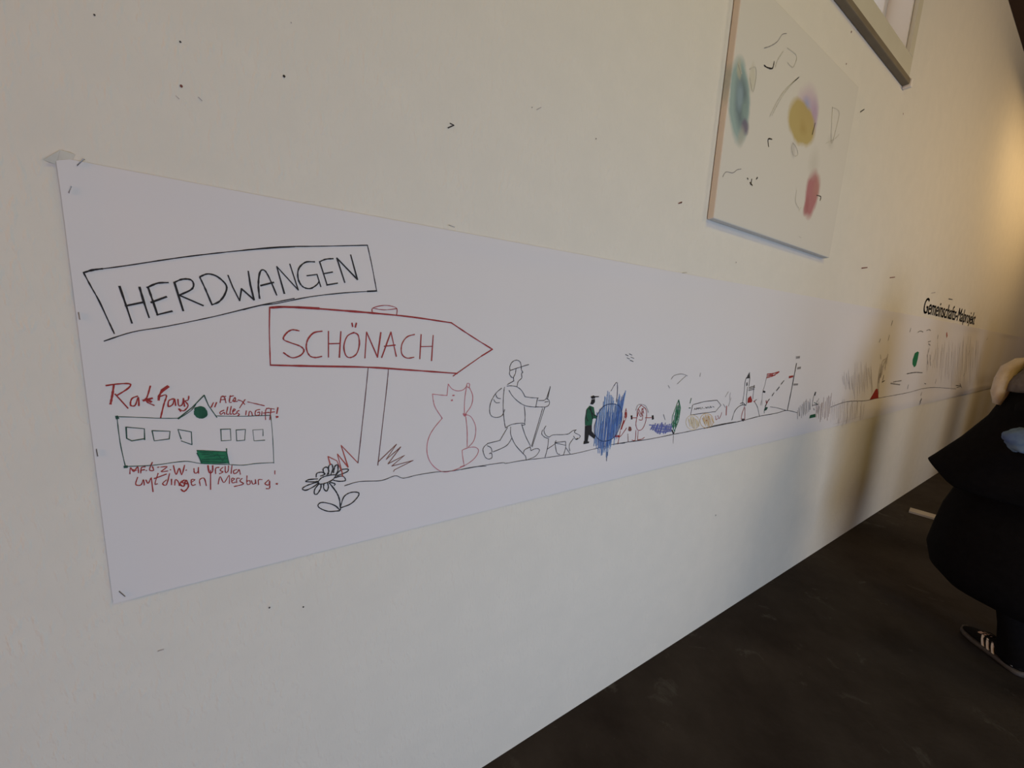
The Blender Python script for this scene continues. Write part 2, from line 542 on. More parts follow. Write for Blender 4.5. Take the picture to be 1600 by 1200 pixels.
# torn upper corner
bm = bmesh.new()
tp = [(92, 262), (88, 257.5), (80, 256), (72, 252.5), (80, 250), (86, 247.5), (91, 250), (99, 248.5), (108, 247.5), (98, 237), (112, 239), (120, 243), (112, 256)]
vs = []
for k, p in enumerate(tp):
    x, z = on_wall(*p)
    vs.append(bm.verts.new((x, -0.004 - (0.004 if k in (3, 9) else 0), z)))
bmesh.ops.triangulate(bm, faces=[bm.faces.new(vs)])
obj('torn_corner', bm, M['torn'], paper)
# staples
for a, b in (((134, 251), (124, 261)), ((114.5, 293), (110.5, 303)), ((125.5, 488), (127.5, 499)), ((153, 700), (155, 711)), ((188, 921), (197, 929)), ((700, 353), (708, 356)), ((1064, 427), (1070, 426))):
    pa, pb = on_wall(*a), on_wall(*b)
    bm = bmesh.new()
    P = [(pa[0], -pout(*pa) + 0.001, pa[1]), (pa[0], -pout(*pa) - 0.0012, pa[1]), (pb[0], -pout(*pb) - 0.0012, pb[1]), (pb[0], -pout(*pb) + 0.001, pb[1])]
    tube(bm, P, [0.0008] * 4, 6)
    obj('staple', bm, M['steel'], paper)

# ------------------------------------------------------------------ drawings, stroke by stroke
CROPS = {1: (60, 220, 4.0), 2: (380, 360, 1600 / 420), 3: (140, 580, 5.0), 4: (440, 560, 1477 / 320), 5: (720, 540, 6.0),
         6: (890, 560, 1600 / 260), 7: (1100, 530, 1600 / 240), 8: (1260, 480, 1600 / 340), 0: (0, 0, 1.0)}
INK = 0.0011
WS = {1: 0.74, 2: 0.74, 3: 0.66, 4: 0.8, 5: 0.8}
LAYER = [0.0]
def ink_y(x, z):
    return -pout(x, z) - INK - LAYER[0]
def px2w(c, p):
    ox, oy, s = CROPS[c]
    return on_wall(ox + p[0] / s, oy + p[1] / s, -0.005)
def densify(p, step=0.03):
    out = [p[0]]
    for a, b in zip(p, p[1:]):
        L = math.hypot(b[0] - a[0], b[1] - a[1])
        n = max(1, int(L / step))
        for k in range(1, n + 1):
            t = k / n
            out.append((a[0] + (b[0] - a[0]) * t, a[1] + (b[1] - a[1]) * t))
    return out
def pts(s):
    v = [float(t) for t in s.replace(',', ' ').split()]
    return list(zip(v[0::2], v[1::2]))
def fill(bm, poly):
    P = densify(poly, 0.02)
    f = bm.faces.new([bm.verts.new((x, ink_y(x, z), z)) for x, z in P])
    bmesh.ops.triangulate(bm, faces=[f])
def drawing(name, colour, c, strokes, w, label=None, curve=True, fills=(), parent=None, layer=0.0, split=False, stuff=False):
    if split:
        for st in strokes:
            drawing(name, colour, c, [st], w, None, curve, (), parent, layer)
        for fl in fills:
            drawing(name, colour, c, [], w, None, curve, [fl], parent, layer)
        return
    o = draw_one(name, colour, c, strokes, w, label, curve, fills, parent, layer)
    if stuff:
        o['kind'] = 'stuff'
    return o
def draw_one(name, colour, c, strokes, w, label, curve, fills, parent, layer):
    """one drawing on the paper: strokes given in a view of the photograph and laid out on the sheet"""
    LAYER[0] = layer
    bm = bmesh.new()
    for st in strokes:
        cc, ww, cv = c, w, curve
        if isinstance(st, tuple):
            st, opt = st
            cc = opt.get('c', c); ww = opt.get('w', w); cv = opt.get('curve', curve)
        p = [px2w(cc, q) for q in pts(st)]
        if len(p) == 1:
            disc(bm, p[0][0], p[0][1], ink_y(*p[0]), ww * 0.7, ww * 0.7)
            continue
        if cv and len(p) > 2:
            p = smooth_line(p)
        ribbon(bm, densify(p), ww * WS.get(cc, 0.85), ink_y)
    for st in fills:
        fill(bm, [px2w(c, q) for q in pts(st)])
    o = obj(name, bm, M[colour], parent or paper)
    if label:
        o['label'] = label
    return o

# town sign HERDWANGEN
drawing('town_sign_outline', 'black', 1, [
    '285,825 340,806 400,800 550,780 800,742 1000,715 1300,683 1600,662',
    ('0,118 220,98 470,94 740,88', {'c': 2}), ('740,88 765,200 795,360', {'c': 2}),
    ('795,360 600,372 400,395 200,435 100,447 0,472', {'c': 2}),
    '1600,985 1380,1030 1100,1098 800,1160 590,1195 412,1252',
    ('285,825 340,808 400,800', {'w': .0042}), '285,825 330,910 380,1000 440,1130 475,1205',
    ('795,360 740,363', {'c': 2, 'w': .0042})], .0028, 'black outline of the town sign')
drawing('town_name', 'black', 1, [
    '507,910 545,1020 585,1140', '632,915 660,1010 692,1105', '545,1032 650,1010',
    '685,915 715,1000 745,1090', '680,917 745,890 812,886', '705,1010 800,975', '740,1088 835,1065',
    '850,885 905,1062', '850,885 900,865 950,868 970,895 955,930 878,966', '880,965 1030,1030',
    '1010,855 1045,930 1085,1025', '1010,850 1060,832 1120,850 1175,905 1165,960 1130,1005 1085,1025',
    ('1185,840 1215,915 1258,1000 1270,925 1348,994 1325,900 1312,815', {'curve': False}),
    '1383,985 1375,900 1385,822 1410,808 1440,850 1490,965', '1390,905 1470,885',
    ('245,375 200,215 328,355 278,200', {'c': 2, 'curve': False}),
    ('425,187 370,190 330,230 328,290 355,335 400,346 440,322 452,300', {'c': 2}), ('380,270 440,262 462,335', {'c': 2, 'curve': False}),
    ('455,185 500,325', {'c': 2}), ('455,187 490,172 535,168', {'c': 2}), ('478,258 532,248', {'c': 2}), ('498,325 562,314', {'c': 2}),
    ('605,310 558,165 680,292 640,145', {'c': 2, 'curve': False})], .0040, 'black handwritten capitals HERDWANGEN')
# signpost SCHÖNACH
drawing('signpost_board', 'red', 2, [
    ('158,460 156,600 162,800', {'w': .0032}), '158,460 300,456 600,478 770,492 1000,515 1240,550',
    ('200,456 300,457 450,465', {'w': .0068}),
    ('1240,550 1360,630 1485,708', {'w': .0045}), ('1485,708 1420,748', {'w': .0045}), ('1420,748 1275,850 1250,868', {'w': .0036}),
    '162,802 400,808 740,815 1000,832 1275,852',
    ('770,490 772,463 830,447 880,450 915,466 913,505', {'w': .0026}), ('772,463 840,473 915,466', {'w': .0022})], .0058,
    'red outline of an arrow-shaped signpost board')
drawing('place_name', 'red', 2, [
    '333,598 290,592 255,615 240,648 280,668 340,690 362,715 340,745 290,758 240,728',
    '470,600 420,610 385,650 376,700 395,745 430,757 468,750',
    '508,600 508,755', '582,602 573,755', '508,675 578,673',
    '660,608 620,630 600,690 612,745 640,757 675,735 692,680 685,625 660,608', '648,552 652,572', '674,552 668,576',
    ('725,760 735,605 800,755 820,608', {'curve': False}),
    '825,757 880,605', '880,605 912,750', '840,690 905,683',
    '1020,620 975,635 945,680 945,735 975,760 1018,755',
    '1060,620 1052,765', '1132,625 1122,775', '1058,692 1128,690'], .0040, 'red handwritten capitals SCHÖNACH')
drawing('signpost_post', 'post', 4, ['625,70 600,320 552,755', '772,75 755,250 695,772'], .0024, None)
drawing('grass_tuft', 'orange', 4, ['552,755 430,628 480,785 403,690 440,832 400,740 335,708 352,768', '438,830 440,852'], .0032, 'orange-red zigzag grass', False)
drawing('grass_tuft', 'brown', 4, ['700,745 830,620 755,730 860,640 768,762 888,700 795,778 950,737 815,805 808,818'], .0024, None, False)
drawing('flower', 'black', 4, [
    '265,890 290,862 340,845 390,842 370,875 320,900 275,908 265,890',
    '260,870 200,875 175,888 220,892 265,888', '262,892 190,915 150,940 175,952 225,930 265,900',
    '270,905 240,945 238,978 258,978 282,940 285,910', '305,905 305,940 325,958 338,930 332,900',
    '250,858 255,830 290,822 315,835 280,850', '310,835 300,800 325,785 342,810 330,838',
    '340,835 340,780 362,765 370,800 355,840', '375,825 385,780 405,770 407,810 390,840',
    '395,840 430,805 480,800 470,820 400,848', '385,862 440,850 462,880 420,888 375,880',
    '345,900 395,965 418,1020 425,1090', '350,895 385,905 380,918',
    '425,1075 450,1000 500,968 555,970 550,1000 500,1050 425,1080', '420,1095 380,1060 300,1040 265,1055 275,1080 340,1105 420,1100',
    '425,1050 425,1095'], .0034, 'black line drawing of a drooping flower')
drawing('ground_line', 'pen', 4, [
    '455,920 560,890 720,882 820,848 880,865 980,842 1120,820 1240,812 1380,785 1477,778',
    ('0,1165 200,1128 390,1100 430,1105 580,1078 790,1053 960,1028 1030,1020 1130,1000 1250,970 1440,925 1540,915', {'c': 5}),
    ('420,828 560,805 780,775 1000,730 1100,712 1300,670 1450,635 1600,610', {'c': 6, 'w': .0034}),
    ('0,930 200,890 400,850 570,805 760,770 860,742 970,765', {'c': 7, 'w': .0044}),
    ('860,742 760,715 690,705', {'c': 7, 'w': .003}),
    ('180,735 300,695 430,688 520,670 740,630 850,600', {'c': 8, 'w': .005}),
    ('850,600 940,590 1100,600', {'c': 8, 'w': .005})], .0024, 'thin wavering black ground line')
drawing('cat', 'pink', 4, [
    '1160,432 1110,355 1095,300 1090,258', '1090,258 1150,265 1195,268', '1195,268 1203,185', '1203,185 1230,220 1270,235 1310,228 1340,198',
    '1335,198 1343,180 1358,188 1350,212 1335,200', '1335,210 1322,300 1320,410', '1355,210 1380,270 1370,340 1325,405',
    '1325,405 1370,425 1402,500 1390,590 1350,640', '1330,420 1340,520 1340,640',
    '1160,432 1090,520 1055,600 1052,690 1085,765 1150,815 1220,815 1320,775 1390,725 1422,670 1400,642 1350,645 1310,660',
    '1305,662 1305,690 1318,775', ('1312,400 1325,415 1330,405 1318,408', {'w': .006}), ('1236,268 1246,267', {'w': .006}), ('1225,304 1232,302', {'w': .006}),
    ('1290,785 1320,775 1305,780', {'w': .0042})], .0024, 'pink line drawing of a sitting cat')
drawing('hiker', 'pen', 5, [
    '465,235 462,200 485,155 525,137 560,155 570,205', '465,235 520,215 640,178', '462,240 460,270 480,298 495,300',
    '570,205 572,230 585,252 572,262 575,300 562,318', '520,218 515,260 497,300 500,332', '500,332 440,365', '562,318 540,340 530,385',
    '435,380 480,378 530,388 575,425 605,480', '455,420 485,470 540,525 610,565 705,578', '605,480 660,488 730,492', '722,495 705,578',
    '730,515 780,515 805,500 830,515 832,550 800,575 710,575', '790,530 825,525', '805,500 842,385', '842,385 815,505',
    '770,590 665,945', '790,580 672,950', '412,390 402,480 400,600 412,720 422,775', '598,572 605,650 602,730',
    '425,770 480,740 570,728 605,738 590,748 570,740', '385,400 330,450 285,530 272,610 290,660 340,675 390,655 415,600',
    '330,460 345,490 375,498', '310,505 330,535 365,535', '440,770 370,890', '370,890 250,920', '470,765 470,830 482,865',
    '482,865 430,940 305,998', '482,870 520,940 590,1018', '575,745 610,850 655,940',
    '590,1018 600,980 655,950', '655,950 660,985 680,975 720,966 740,985 700,1040 615,1075', '615,1075 610,1040 590,1018',
    '250,925 225,945 210,980 230,1045 265,1065 295,1050 290,1010 270,1015', '250,940 285,960 295,1000'], .0026,
    'black line drawing of a hiker with cap, rucksack and stick')
drawing('dog', 'pen', 5, [
    '800,755 782,790 795,835 830,858 870,838 1000,832 1050,800 1085,790', '1085,790 1068,815 1115,840 1118,860 1085,882 1060,850',
    '770,790 762,830 790,860 825,872', '825,875 815,960 790,1055', '815,970 880,925 895,890', '885,905 895,980 910,1015 930,1020',
    '890,915 985,935', '985,900 985,960 965,1025', '985,955 1030,1020', '1060,870 1020,930 1025,990', '890,910 980,900',
    ('1085,880 1095,872', {'w': .006})], .0026, 'black line drawing of a walking dog')
drawing('bird', 'pen', 0, ['978,554 982,556', '984,553 988,555', '980,559 984,561', '986,558 991,560', '985,563 990,565'], .0028, split=True)
# small man in green pushing a blue ball
drawing('pushing_man', 'black', 6, ['210,370 280,368', '240,540 265,560', '200,470 215,520 240,550', '165,500 160,560 175,600', '185,480 205,500 225,580'], .0045, 'small drawn man in green pushing a ball', True,
        ['150,650 215,640 215,700 250,745 240,775 185,735 175,800 145,800', '135,825 140,795 190,800 185,815',
         '205,430 215,395 245,390 245,420 225,445 200,440', '207,372 230,355 250,366 245,385 215,390'], layer=.0006)
drawing('green_jacket', 'jacket', 6, [], .004, None, True,
        ['165,490 195,455 235,470 245,540 265,555 260,580 225,575 215,645 150,645 150,580'], layer=.0003)
rnd = random.Random(3)
def zig(x0, x1, top, bot, n, jit, slant):
    out = []
    for k in range(n):
        t = k / (n - 1)
        x = x0 + (x1 - x0) * t
        a = top(t) + rnd.uniform(-jit, jit)
        b = bot(t) + rnd.uniform(-jit, jit)
        out.append('%f,%f %f,%f' % (x + rnd.uniform(-6, 6), a, x + slant + rnd.uniform(-6, 6), b))
    return out
def pl(*kv):
    def f(t):
        for (t0, v0), (t1, v1) in zip(kv, kv[1:]):
            if t <= t1:
                return v0 + (v1 - v0) * (t - t0) / (t1 - t0)
        return kv[-1][1]
    return f
drawing('ball_scribble', 'light_blue', 6, zig(268, 540, pl((0, 540), (.2, 440), (.35, 310), (.5, 330), (.6, 460), (.8, 380), (1, 350)), pl((0, 840), (.2, 900), (.45, 915), (.6, 840), (.8, 740), (1, 520)), 30, 40, -34), .0036, 'blue pencil scribble over a ball', False, stuff=True)
drawing('ball_scribble', 'blue', 6, zig(300, 530, pl((0, 620), (.3, 520), (.6, 560), (.85, 360), (1, 360)), pl((0, 840), (.2, 910), (.5, 850), (.7, 740), (1, 560)), 24, 45, -30)
        + zig(380, 520, pl((0, 560), (1, 380)), pl((0, 830), (1, 640)), 8, 30, -20), .0026, None, False, layer=.0003, stuff=True)
drawing('ball', 'navy', 6, ['275,530 330,460 410,438 480,460 505,530 495,620 455,720 400,780 310,795 250,740 240,660 260,590 275,530',
                            ('455,228 430,262 400,315', {'w': .002}), ('462,235 462,320 452,420', {'w': .003}), ('360,900 352,985', {'w': .003})], .0036, 'dark outline of a round ball', layer=.0006)
drawing('red_figure', 'red', 6, ['545,480 522,590 490,690', '545,485 550,560 505,660', '445,752 490,750 550,670', '490,700 465,825', ('525,600 500,680', {'w': .007}), ('545,520 540,570', {'w': .006}),
                                 ('440,750 475,748', {'w': .008})], .0030, 'red stick figure beside the ball')
drawing('small_flower', 'brown', 6, ['562,725 565,805', ('575,665 588,668 590,690 572,690 578,670 585,680', {'w': .009})], .0028)
drawing('weightlifter', 'red', 6, [
    '690,450 655,500 650,560 640,640 660,690 700,680 730,620 742,550 735,490 690,450', '655,560 668,490 690,540 700,480 715,530', '665,520 690,560 712,480', '668,590 700,590 705,540',
    '600,572 650,572', '730,572 800,570', '640,690 632,785 600,785', '662,700 655,785', '655,785 700,775 720,760'], .0032, 'red line drawing of a weightlifter')
drawing('barbell_weight', 'black', 6, [], .004, None, True, ['590,550 605,548 608,585 592,588', '792,550 808,545 812,585 795,592'], split=True)
drawing('hair_outline', 'smudge', 6, ['640,500 660,450 700,445 735,460 760,520'], .004)
drawing('water_scribble', 'violet', 6, zig(800, 990, pl((0, 640), (.5, 625), (1, 640)), pl((0, 680), (.5, 725), (1, 700)), 26, 12, -22) + ['770,640 860,650 980,660', '790,660 900,680 990,690', '820,700 900,710 985,700'], .0042, 'blue-violet pencil scribble', False, stuff=True)
drawing('leaf_tree', 'fill_green', 6, zig(1000, 1062, pl((0, 600), (.5, 480), (1, 420)), pl((0, 680), (.5, 650), (1, 520)), 12, 14, -6) + ['1050,400 990,560 985,640 1010,700', '1052,400 1068,480 1050,600 1010,700'], .0042, 'slender green pencil tree', False, stuff=True)
drawing('leaf_tree_stem', 'black', 6, ['1050,402 1052,440 1040,520 1030,600 1015,690 1000,730', ('1000,740 995,820', {'w': .0018}), '1000,600 1020,635 1040,632', ('985,690 1000,720', {'w': .008})], .0036)
for cx, cy, col in ((1185, 615, 'pale_yellow'), (1320, 600, 'yellow')):
    loop = ' '.join('%f,%f' % (cx + 64 * math.cos(t), cy + 70 * math.sin(t)) for t in [k * math.pi / 8 for k in range(17)])
    h = zig(cx - 45, cx + 45, pl((0, cy - 25), (.5, cy - 60), (1, cy - 25)), pl((0, cy + 35), (.5, cy + 60), (1, cy + 25)), 13, 10, 24)
    drawing('sun_disc', col, 6, [loop] + h, .0034, 'pale yellow pencil disc' if col != 'yellow' else 'ochre pencil disc', True, stuff=True)
drawing('sun_disc_core', 'orange', 6, ['1312,600 1322,596'], .006)
drawing('small_signpost', 'pen', 6, ['1165,545 1185,450', '1190,445 1300,415 1420,402', '1420,402 1458,450', '1458,450 1405,512', '1405,512 1300,525 1165,545',
    '1200,495 1208,478 1214,494', '1222,492 1224,476 1234,480 1226,486', '1240,490 1242,474 1252,478 1244,484', '1262,472 1258,486 1268,486', '1278,470 1276,484', '1292,480 1296,484',
    '1308,468 1312,482 1318,470 1324,480 1330,464', '1338,464 1336,476 1346,476', '1352,462 1352,474', '1360,460 1360,474 1370,472', '1378,462 1392,470'], .0034, 'small drawn signpost arrow with tiny lettering', False)
drawing('pencil_mark', 'faint', 6, ['980,200 1010,165 1080,150 1135,168', '1120,170 1075,210 1040,245', '950,260 965,285', '1262,140 1255,175', '1530,320 1500,370', '1550,330 1545,350 1540,400', '1555,380 1530,460', '1480,440 1500,470', '1590,500 1565,590', '920,590 905,540'], .0034, split=True)
drawing('green_mark', 'green', 6, ['1172,385 1160,430', '1150,478 1162,476'], .005, split=True)
drawing('small_lettering', 'red', 6, ['1405,555 1410,590 1425,580', '1428,550 1440,580 1460,540 1465,520', ('1512,460 1508,545', {'w': .008})], .0034, stuff=True)
# village scene further along
drawing('church_tower', 'pen', 7, ['400,690 420,560 430,450 445,400', '480,405 470,490', '455,500 445,600 445,680', '525,480 510,620', '470,505 530,487', '468,520 530,502', '466,535 525,520', '380,670 410,665 440,690', '530,640 550,630',
                                   '290,845 330,740 390,688 440,690', '530,655 560,710 578,800', ('400,840 415,842', {'w': .016})], .0040, 'black line drawing of a church tower on a hill', True, ['440,412 478,340 482,405', '445,455 455,448 455,480 443,490'])
drawing('church_wall', 'red', 7, ['425,700 395,790 390,835', '428,715 425,835 395,840', '520,650 535,645'], .0052, None, True, ['455,665 460,615 490,590 505,640 498,658'])
drawing('flag', 'red', 7, ['660,365 720,358 785,338', '658,385 720,372', '655,402 720,382 785,340', '700,390 745,372'], .0070, 'small red flag on a pole')
drawing('red_mark', 'red', 7, ['648,640 655,670 668,640'], .0070)
drawing('flag_pole', 'faint', 7, ['660,370 635,480 612,560 605,690', '590,690 600,640'], .0032)
drawing('path_dash', 'pen', 7, ['835,432 805,468', '785,500 757,535', '730,560 712,588', '683,625 655,660', '655,670 640,700'], .0085, None, False, split=True)
drawing('green_bush', 'line_green', 7, ['628,750 630,770'], .004, None, True, ['640,705 668,710 655,735 630,750 628,735'])
drawing('black_mark', 'black', 7, ['620,545 637,550'], .012)
drawing('signpost', 'black', 7, ['965,255 940,385 905,570 870,740'], .0090, 'tall black signpost line', True)
drawing('signpost_arm', 'faint', 7, ['960,185 1000,180', '962,198 998,192', '975,300 1010,290', '975,310 1008,302', '935,468 980,466', '935,478 978,476'], .0080, split=True)
drawing('signpost_arm', 'red', 7, ['930,382 888,390', '930,390 888,402', '950,340 955,320'], .0075)
drawing('meadow_scribble', 'faint', 7, zig(975, 1110, pl((0, 730), (.6, 640), (1, 640)), pl((0, 820), (.5, 790), (1, 740)), 12, 20, 4), .0046, 'faint pencil scribble of grasses', stuff=True)
drawing('meadow_scribble', 'brown', 7, zig(1180, 1330, pl((0, 640), (.5, 640), (1, 600)), pl((0, 780), (.4, 840), (1, 800)), 11, 40, -18), .0040, stuff=True)
drawing('tiny_house', 'jacket', 7, ['1200,620 1185,650', '1150,660 1190,680'], .004, None, True, split=True, fills=['1095,825 1108,790 1162,778 1160,812'])
drawing('tiny_mast', 'pen', 7, ['1160,552 1140,620 1130,700', ('1165,555 1158,580', {'w': .016}), '1130,690 1190,680', '1145,720 1150,740', '1200,700 1185,780'], .0050)
drawing('hatching', 'smear', 8, zig(270, 480, pl((0, 520), (.5, 450), (1, 420)), pl((0, 600), (.5, 640), (1, 600)), 26, 50, 10), .0050, 'pale grey pencil hatching', stuff=True)
drawing('hatching', 'smear', 8, zig(190, 420, pl((0, 720), (.5, 700), (1, 690)), pl((0, 850), (.5, 850), (1, 800)), 20, 30, -10) + ['200,860 300,830 400,800'], .0050, stuff=True)
drawing('tall_tree', 'smudge', 8, ['530,640 535,560 545,480 560,400 580,380', '520,620 530,520 545,420', '560,440 590,380 600,350', '550,380 545,350'] + zig(535, 600, pl((0, 480), (1, 350)), pl((0, 560), (1, 420)), 9, 14, -10), .0090, 'grey pencil tree')
drawing('tree_foot', 'red', 8, [], .005, None, True, ['465,682 500,622 512,600 526,600 530,670'])
drawing('balloon', 'fill_green', 8, [], .005, 'green filled oval balloon', True, ['795,442 782,420 784,385 800,338 820,325 830,332 820,385 808,430'])
drawing('balloon_basket', 'pen', 8, ['740,490 800,480 855,482'], .0090)
drawing('tiny_figure', 'pen', 8, ['570,500 560,545', '575,540 556,552', '955,530 948,560', '1165,480 1155,510', '850,625 840,650', ('843,675 834,695', {'w': .03}), '840,700 830,715',
                                     '1100,575 1135,580 1105,592', '1130,560 1140,590', '545,235 537,258', '612,205 602,245', '635,100 625,135', '770,155 763,180', '1200,320 1190,355', '970,205 965,232', '1335,225 1325,240', '870,560 880,565', '752,570 745,600'], .0095, None, split=True)
drawing('distant_pencil_mark', 'faint', 8, ['822,185 840,175 860,182', '885,172 905,165 915,172', '897,255 915,250', '900,270 912,280', '905,300 900,330', '890,350 895,420', '910,350 915,430', '700,540 640,550', '620,560 690,570'], .0110, split=True)
drawing('rust_spot', 'orange', 8, ['1032,190 1034,215'], .030, None, False)
drawing('colour_smudges', 'smear', 8, zig(900, 1280, pl((0, 330), (.5, 280), (1, 260)), pl((0, 420), (.5, 560), (1, 480)), 40, 60, -14), .0075, 'pale smudged colouring far along the strip', stuff=True)
# town hall
drawing('town_hall', 'line_green', 3, [
    '215,355 400,362 555,368 695,368', ('695,368 800,285 895,188 930,270 995,362', {'curve': False, 'w': .0032}), '985,350 1200,352 1415,345',
    '215,360 240,560 280,745', '1415,345 1430,500 1440,720', '280,745 500,735 740,705 870,722 1080,730 1200,735 1300,722 1440,715', '700,370 790,310 830,262',
    ('212,352 218,368', {'w': .006}), ('275,748 290,746', {'w': .006}), ('692,370 705,362', {'w': .005})], .0020, 'green line drawing of a town hall')
drawing('town_hall_window', 'line_green', 3, ['285,437 428,450 430,535', '428,528 330,545 290,525 285,437'], .0028, None, False)
drawing('town_hall_window', 'line_green', 3, ['488,465 628,470 622,530 505,545 488,465'], .0028, None, False)
drawing('town_hall_window', 'line_green', 3, ['690,455 795,475 800,575 715,545', '715,530 690,455'], .0024, None, False)
drawing('town_hall_window', 'line_green', 3, ['1022,455 1100,452 1105,540 1030,545 1025,455'], .0026, None, False)
drawing('town_hall_window', 'line_green', 3, ['1145,460 1218,455 1212,540 1150,545 1145,460'], .0026, None, False)
drawing('town_hall_window', 'line_green', 3, ['1355,505 1355,455 1275,460 1285,545 1368,540'], .0024, None, False)
drawing('town_hall_clock', 'green', 3, ['830,290 880,282 912,320 900,355 860,362 825,335 830,290'], .006, 'dark green filled clock disc', True, ['820,300 845,282 880,282 910,310 912,345 880,364 845,355 822,330'])
drawing('town_hall_door', 'fill_green', 3, [], .003, 'green filled door', True, ['835,618 1070,630 1085,722 870,724'])
drawing('town_hall_door_hatching', 'green', 3, ['840,620 1068,630', '1070,605 1072,640 1090,725', '840,640 880,720', '880,650 1060,660', '880,690 1070,685', '1000,650 1040,700 1060,670', '870,705 1060,712', '860,632 960,640', '1010,720 1060,716', '900,670 980,664'], .0030, None, False, layer=.0004, stuff=True)
drawing('town_hall_writing', 'red', 3, [
    ('190,108 180,180 165,255', {'w': .0045}), ('130,112 220,100 315,100 300,135 210,192', {'w': .0036}), ('200,178 300,290', {'w': .0040}),
    '375,195 330,215 320,265 355,268 380,205 385,270', '475,115 460,170 445,235 505,268', ('420,230 490,212', {'w': .006}), ('440,215 480,240', {'w': .006}),
    ('612,120 570,150', {'w': .0072}), ('570,150 545,190 540,225', {'w': .006}), '545,200 600,188 580,260 555,365',
    '660,215 620,230 615,275 648,262 665,218 672,270', '690,220 697,270 725,260 733,212 742,275', '775,195 770,225 748,235 770,270 735,310 697,295 712,315'], .0034, 'red handwritten word Rathaus')
drawing('quotation_mark', 'red', 3, ['968,245 950,282', '992,245 978,280'], .0034, split=True)
drawing('written_word', 'red', 3, [
    '1020,247 1030,200 1052,200 1065,247', '1025,225 1062,220', '1040,200 1065,196', '1100,190 1092,240 1108,244', '1095,200 1125,192', '1118,235 1135,205 1140,225 1125,238 1155,235', '1160,225 1190,235 1212,260', '1215,222 1172,288', '1235,240 1300,255 1365,270'], .0028)
drawing('written_word', 'red', 3, [
    '1050,305 1020,320 1025,338 1050,322 1056,338', '1080,280 1070,332 1088,336', '1107,275 1097,332 1112,334', '1118,318 1138,302 1128,295 1117,318 1128,338 1148,330', '1168,308 1150,320 1170,338 1155,352'], .0028)
drawing('written_word', 'red', 3, [
    '1225,310 1220,342', '1243,348 1250,315 1266,322 1272,350'], .0028)
drawing('written_word', 'red', 3, [
    '1332,300 1300,308 1295,342 1325,342 1328,320 1312,325', '1347,315 1345,342', '1402,288 1376,305 1375,380', '1358,328 1400,322', '1418,292 1408,380', '1395,325 1445,318', '1380,290 1445,296', ('1472,285 1462,332', {'w': 0.0038}), ('1462,358 1472,356', {'w': 0.0065})], .0028)
drawing('written_word', 'red', 3, [
    '315,802 320,755 345,785 375,748 382,795', '330,770 365,775', '400,797 405,755 435,748', '400,775 428,770', '440,778 446,776', '490,712 468,770 500,775 490,745', '530,752 542,750', '555,750 605,748 560,785 612,780', '628,772 634,770', '655,738 675,808 700,760 720,808 742,735', '752,775 758,772'], .0028)
drawing('written_word', 'red', 3, [
    '815,762 820,795 845,790 850,752 852,800'], .0028)
drawing('written_word', 'red', 3, [
    ('925,738 935,792 960,785 962,740', {'w': 0.0036}), '985,802 985,760 1012,752', '1042,752 1020,775 1042,788 1015,802', '1060,745 1062,792 1082,780 1086,740', '1112,738 1106,800', '1150,768 1125,780 1130,802 1155,790 1168,768 1178,806'], .0028)
drawing('written_word', 'red', 3, [
    '375,830 360,885 400,890 420,850 427,890', '440,850 457,877 478,838', '482,832 495,942', '535,800 510,880 530,880', '505,840 600,805', '600,850 570,880 600,888 625,800', '640,845 640,888', '665,892 670,850 690,860 702,895', ('740,850 705,880 735,900 752,852 772,900 740,940 715,925', {'w': 0.004}), ('720,870 760,880', {'w': 0.004}), '790,872 822,850 795,850 800,892 828,886', '865,896 860,850 895,838 912,896'], .0028)
drawing('written_word', 'red', 3, [
    ('945,775 945,925', {'w': 0.0034})], .0028)
drawing('written_word', 'red', 3, [
    '1005,882 1020,825 1050,872 1090,815 1092,880', '1110,862 1132,842 1110,840 1115,872 1142,868', '1150,872 1150,840 1172,838', '1192,838 1175,860 1202,882 1130,902', '1230,818 1230,882 1255,880 1250,855 1230,862', '1265,855 1275,882 1295,875 1295,848 1300,880', '1320,887 1320,850 1348,848', ('1400,850 1370,880 1400,890 1406,858 1406,915 1380,918', {'w': 0.0034}), '1448,778 1448,806', ('1458,880 1466,882', {'w': 0.005})], .0028)

# ------------------------------------------------------------------ black lettering on the wall
cu = bpy.data.curves.new('lettering', 'FONT')
cu.body = 'Gemeinschafts-Malprojekt'
cu.size = 1.0
cu.offset = 0.0
cu.extrude = 0.0
to = bpy.data.objects.new('lettering_curve', cu)
C.objects.link(to)
bpy.context.view_layer.update()
dg = bpy.context.evaluated_depsgraph_get()
me = bpy.data.meshes.new_from_object(to.evaluated_get(dg))
bpy.data.objects.remove(to)
vx = [v.co.x for v in me.vertices]
w0, w1 = min(vx), max(vx)
capz = max(v.co.y for v in me.vertices)
TX0, TX1, TZ, TH = 4.79, 7.03, 1.850, 0.135
for v in me.vertices:
    x = TX0 + (v.co.x - w0) / (w1 - w0) * (TX1 - TX0)
    z = TZ + v.co.y / capz * TH
    v.co = (x, -0.0015, z)
bm = bmesh.new()                                      # bolder face: the outline doubled with a small shift
bm.from_mesh(me)
for v in bmesh.ops.duplicate(bm, geom=bm.verts[:] + bm.edges[:] + bm.faces[:])['geom']:
    if isinstance(v, bmesh.types.BMVert):
        v.co.x += 0.009
        v.co.z += 0.002
bm.to_mesh(me)
bm.free()
lett = link('wall_lettering', me, M['black'])
tag(lett, 'black printed letters Gemeinschafts-Malprojekt on the wall above the paper strip', 'lettering')

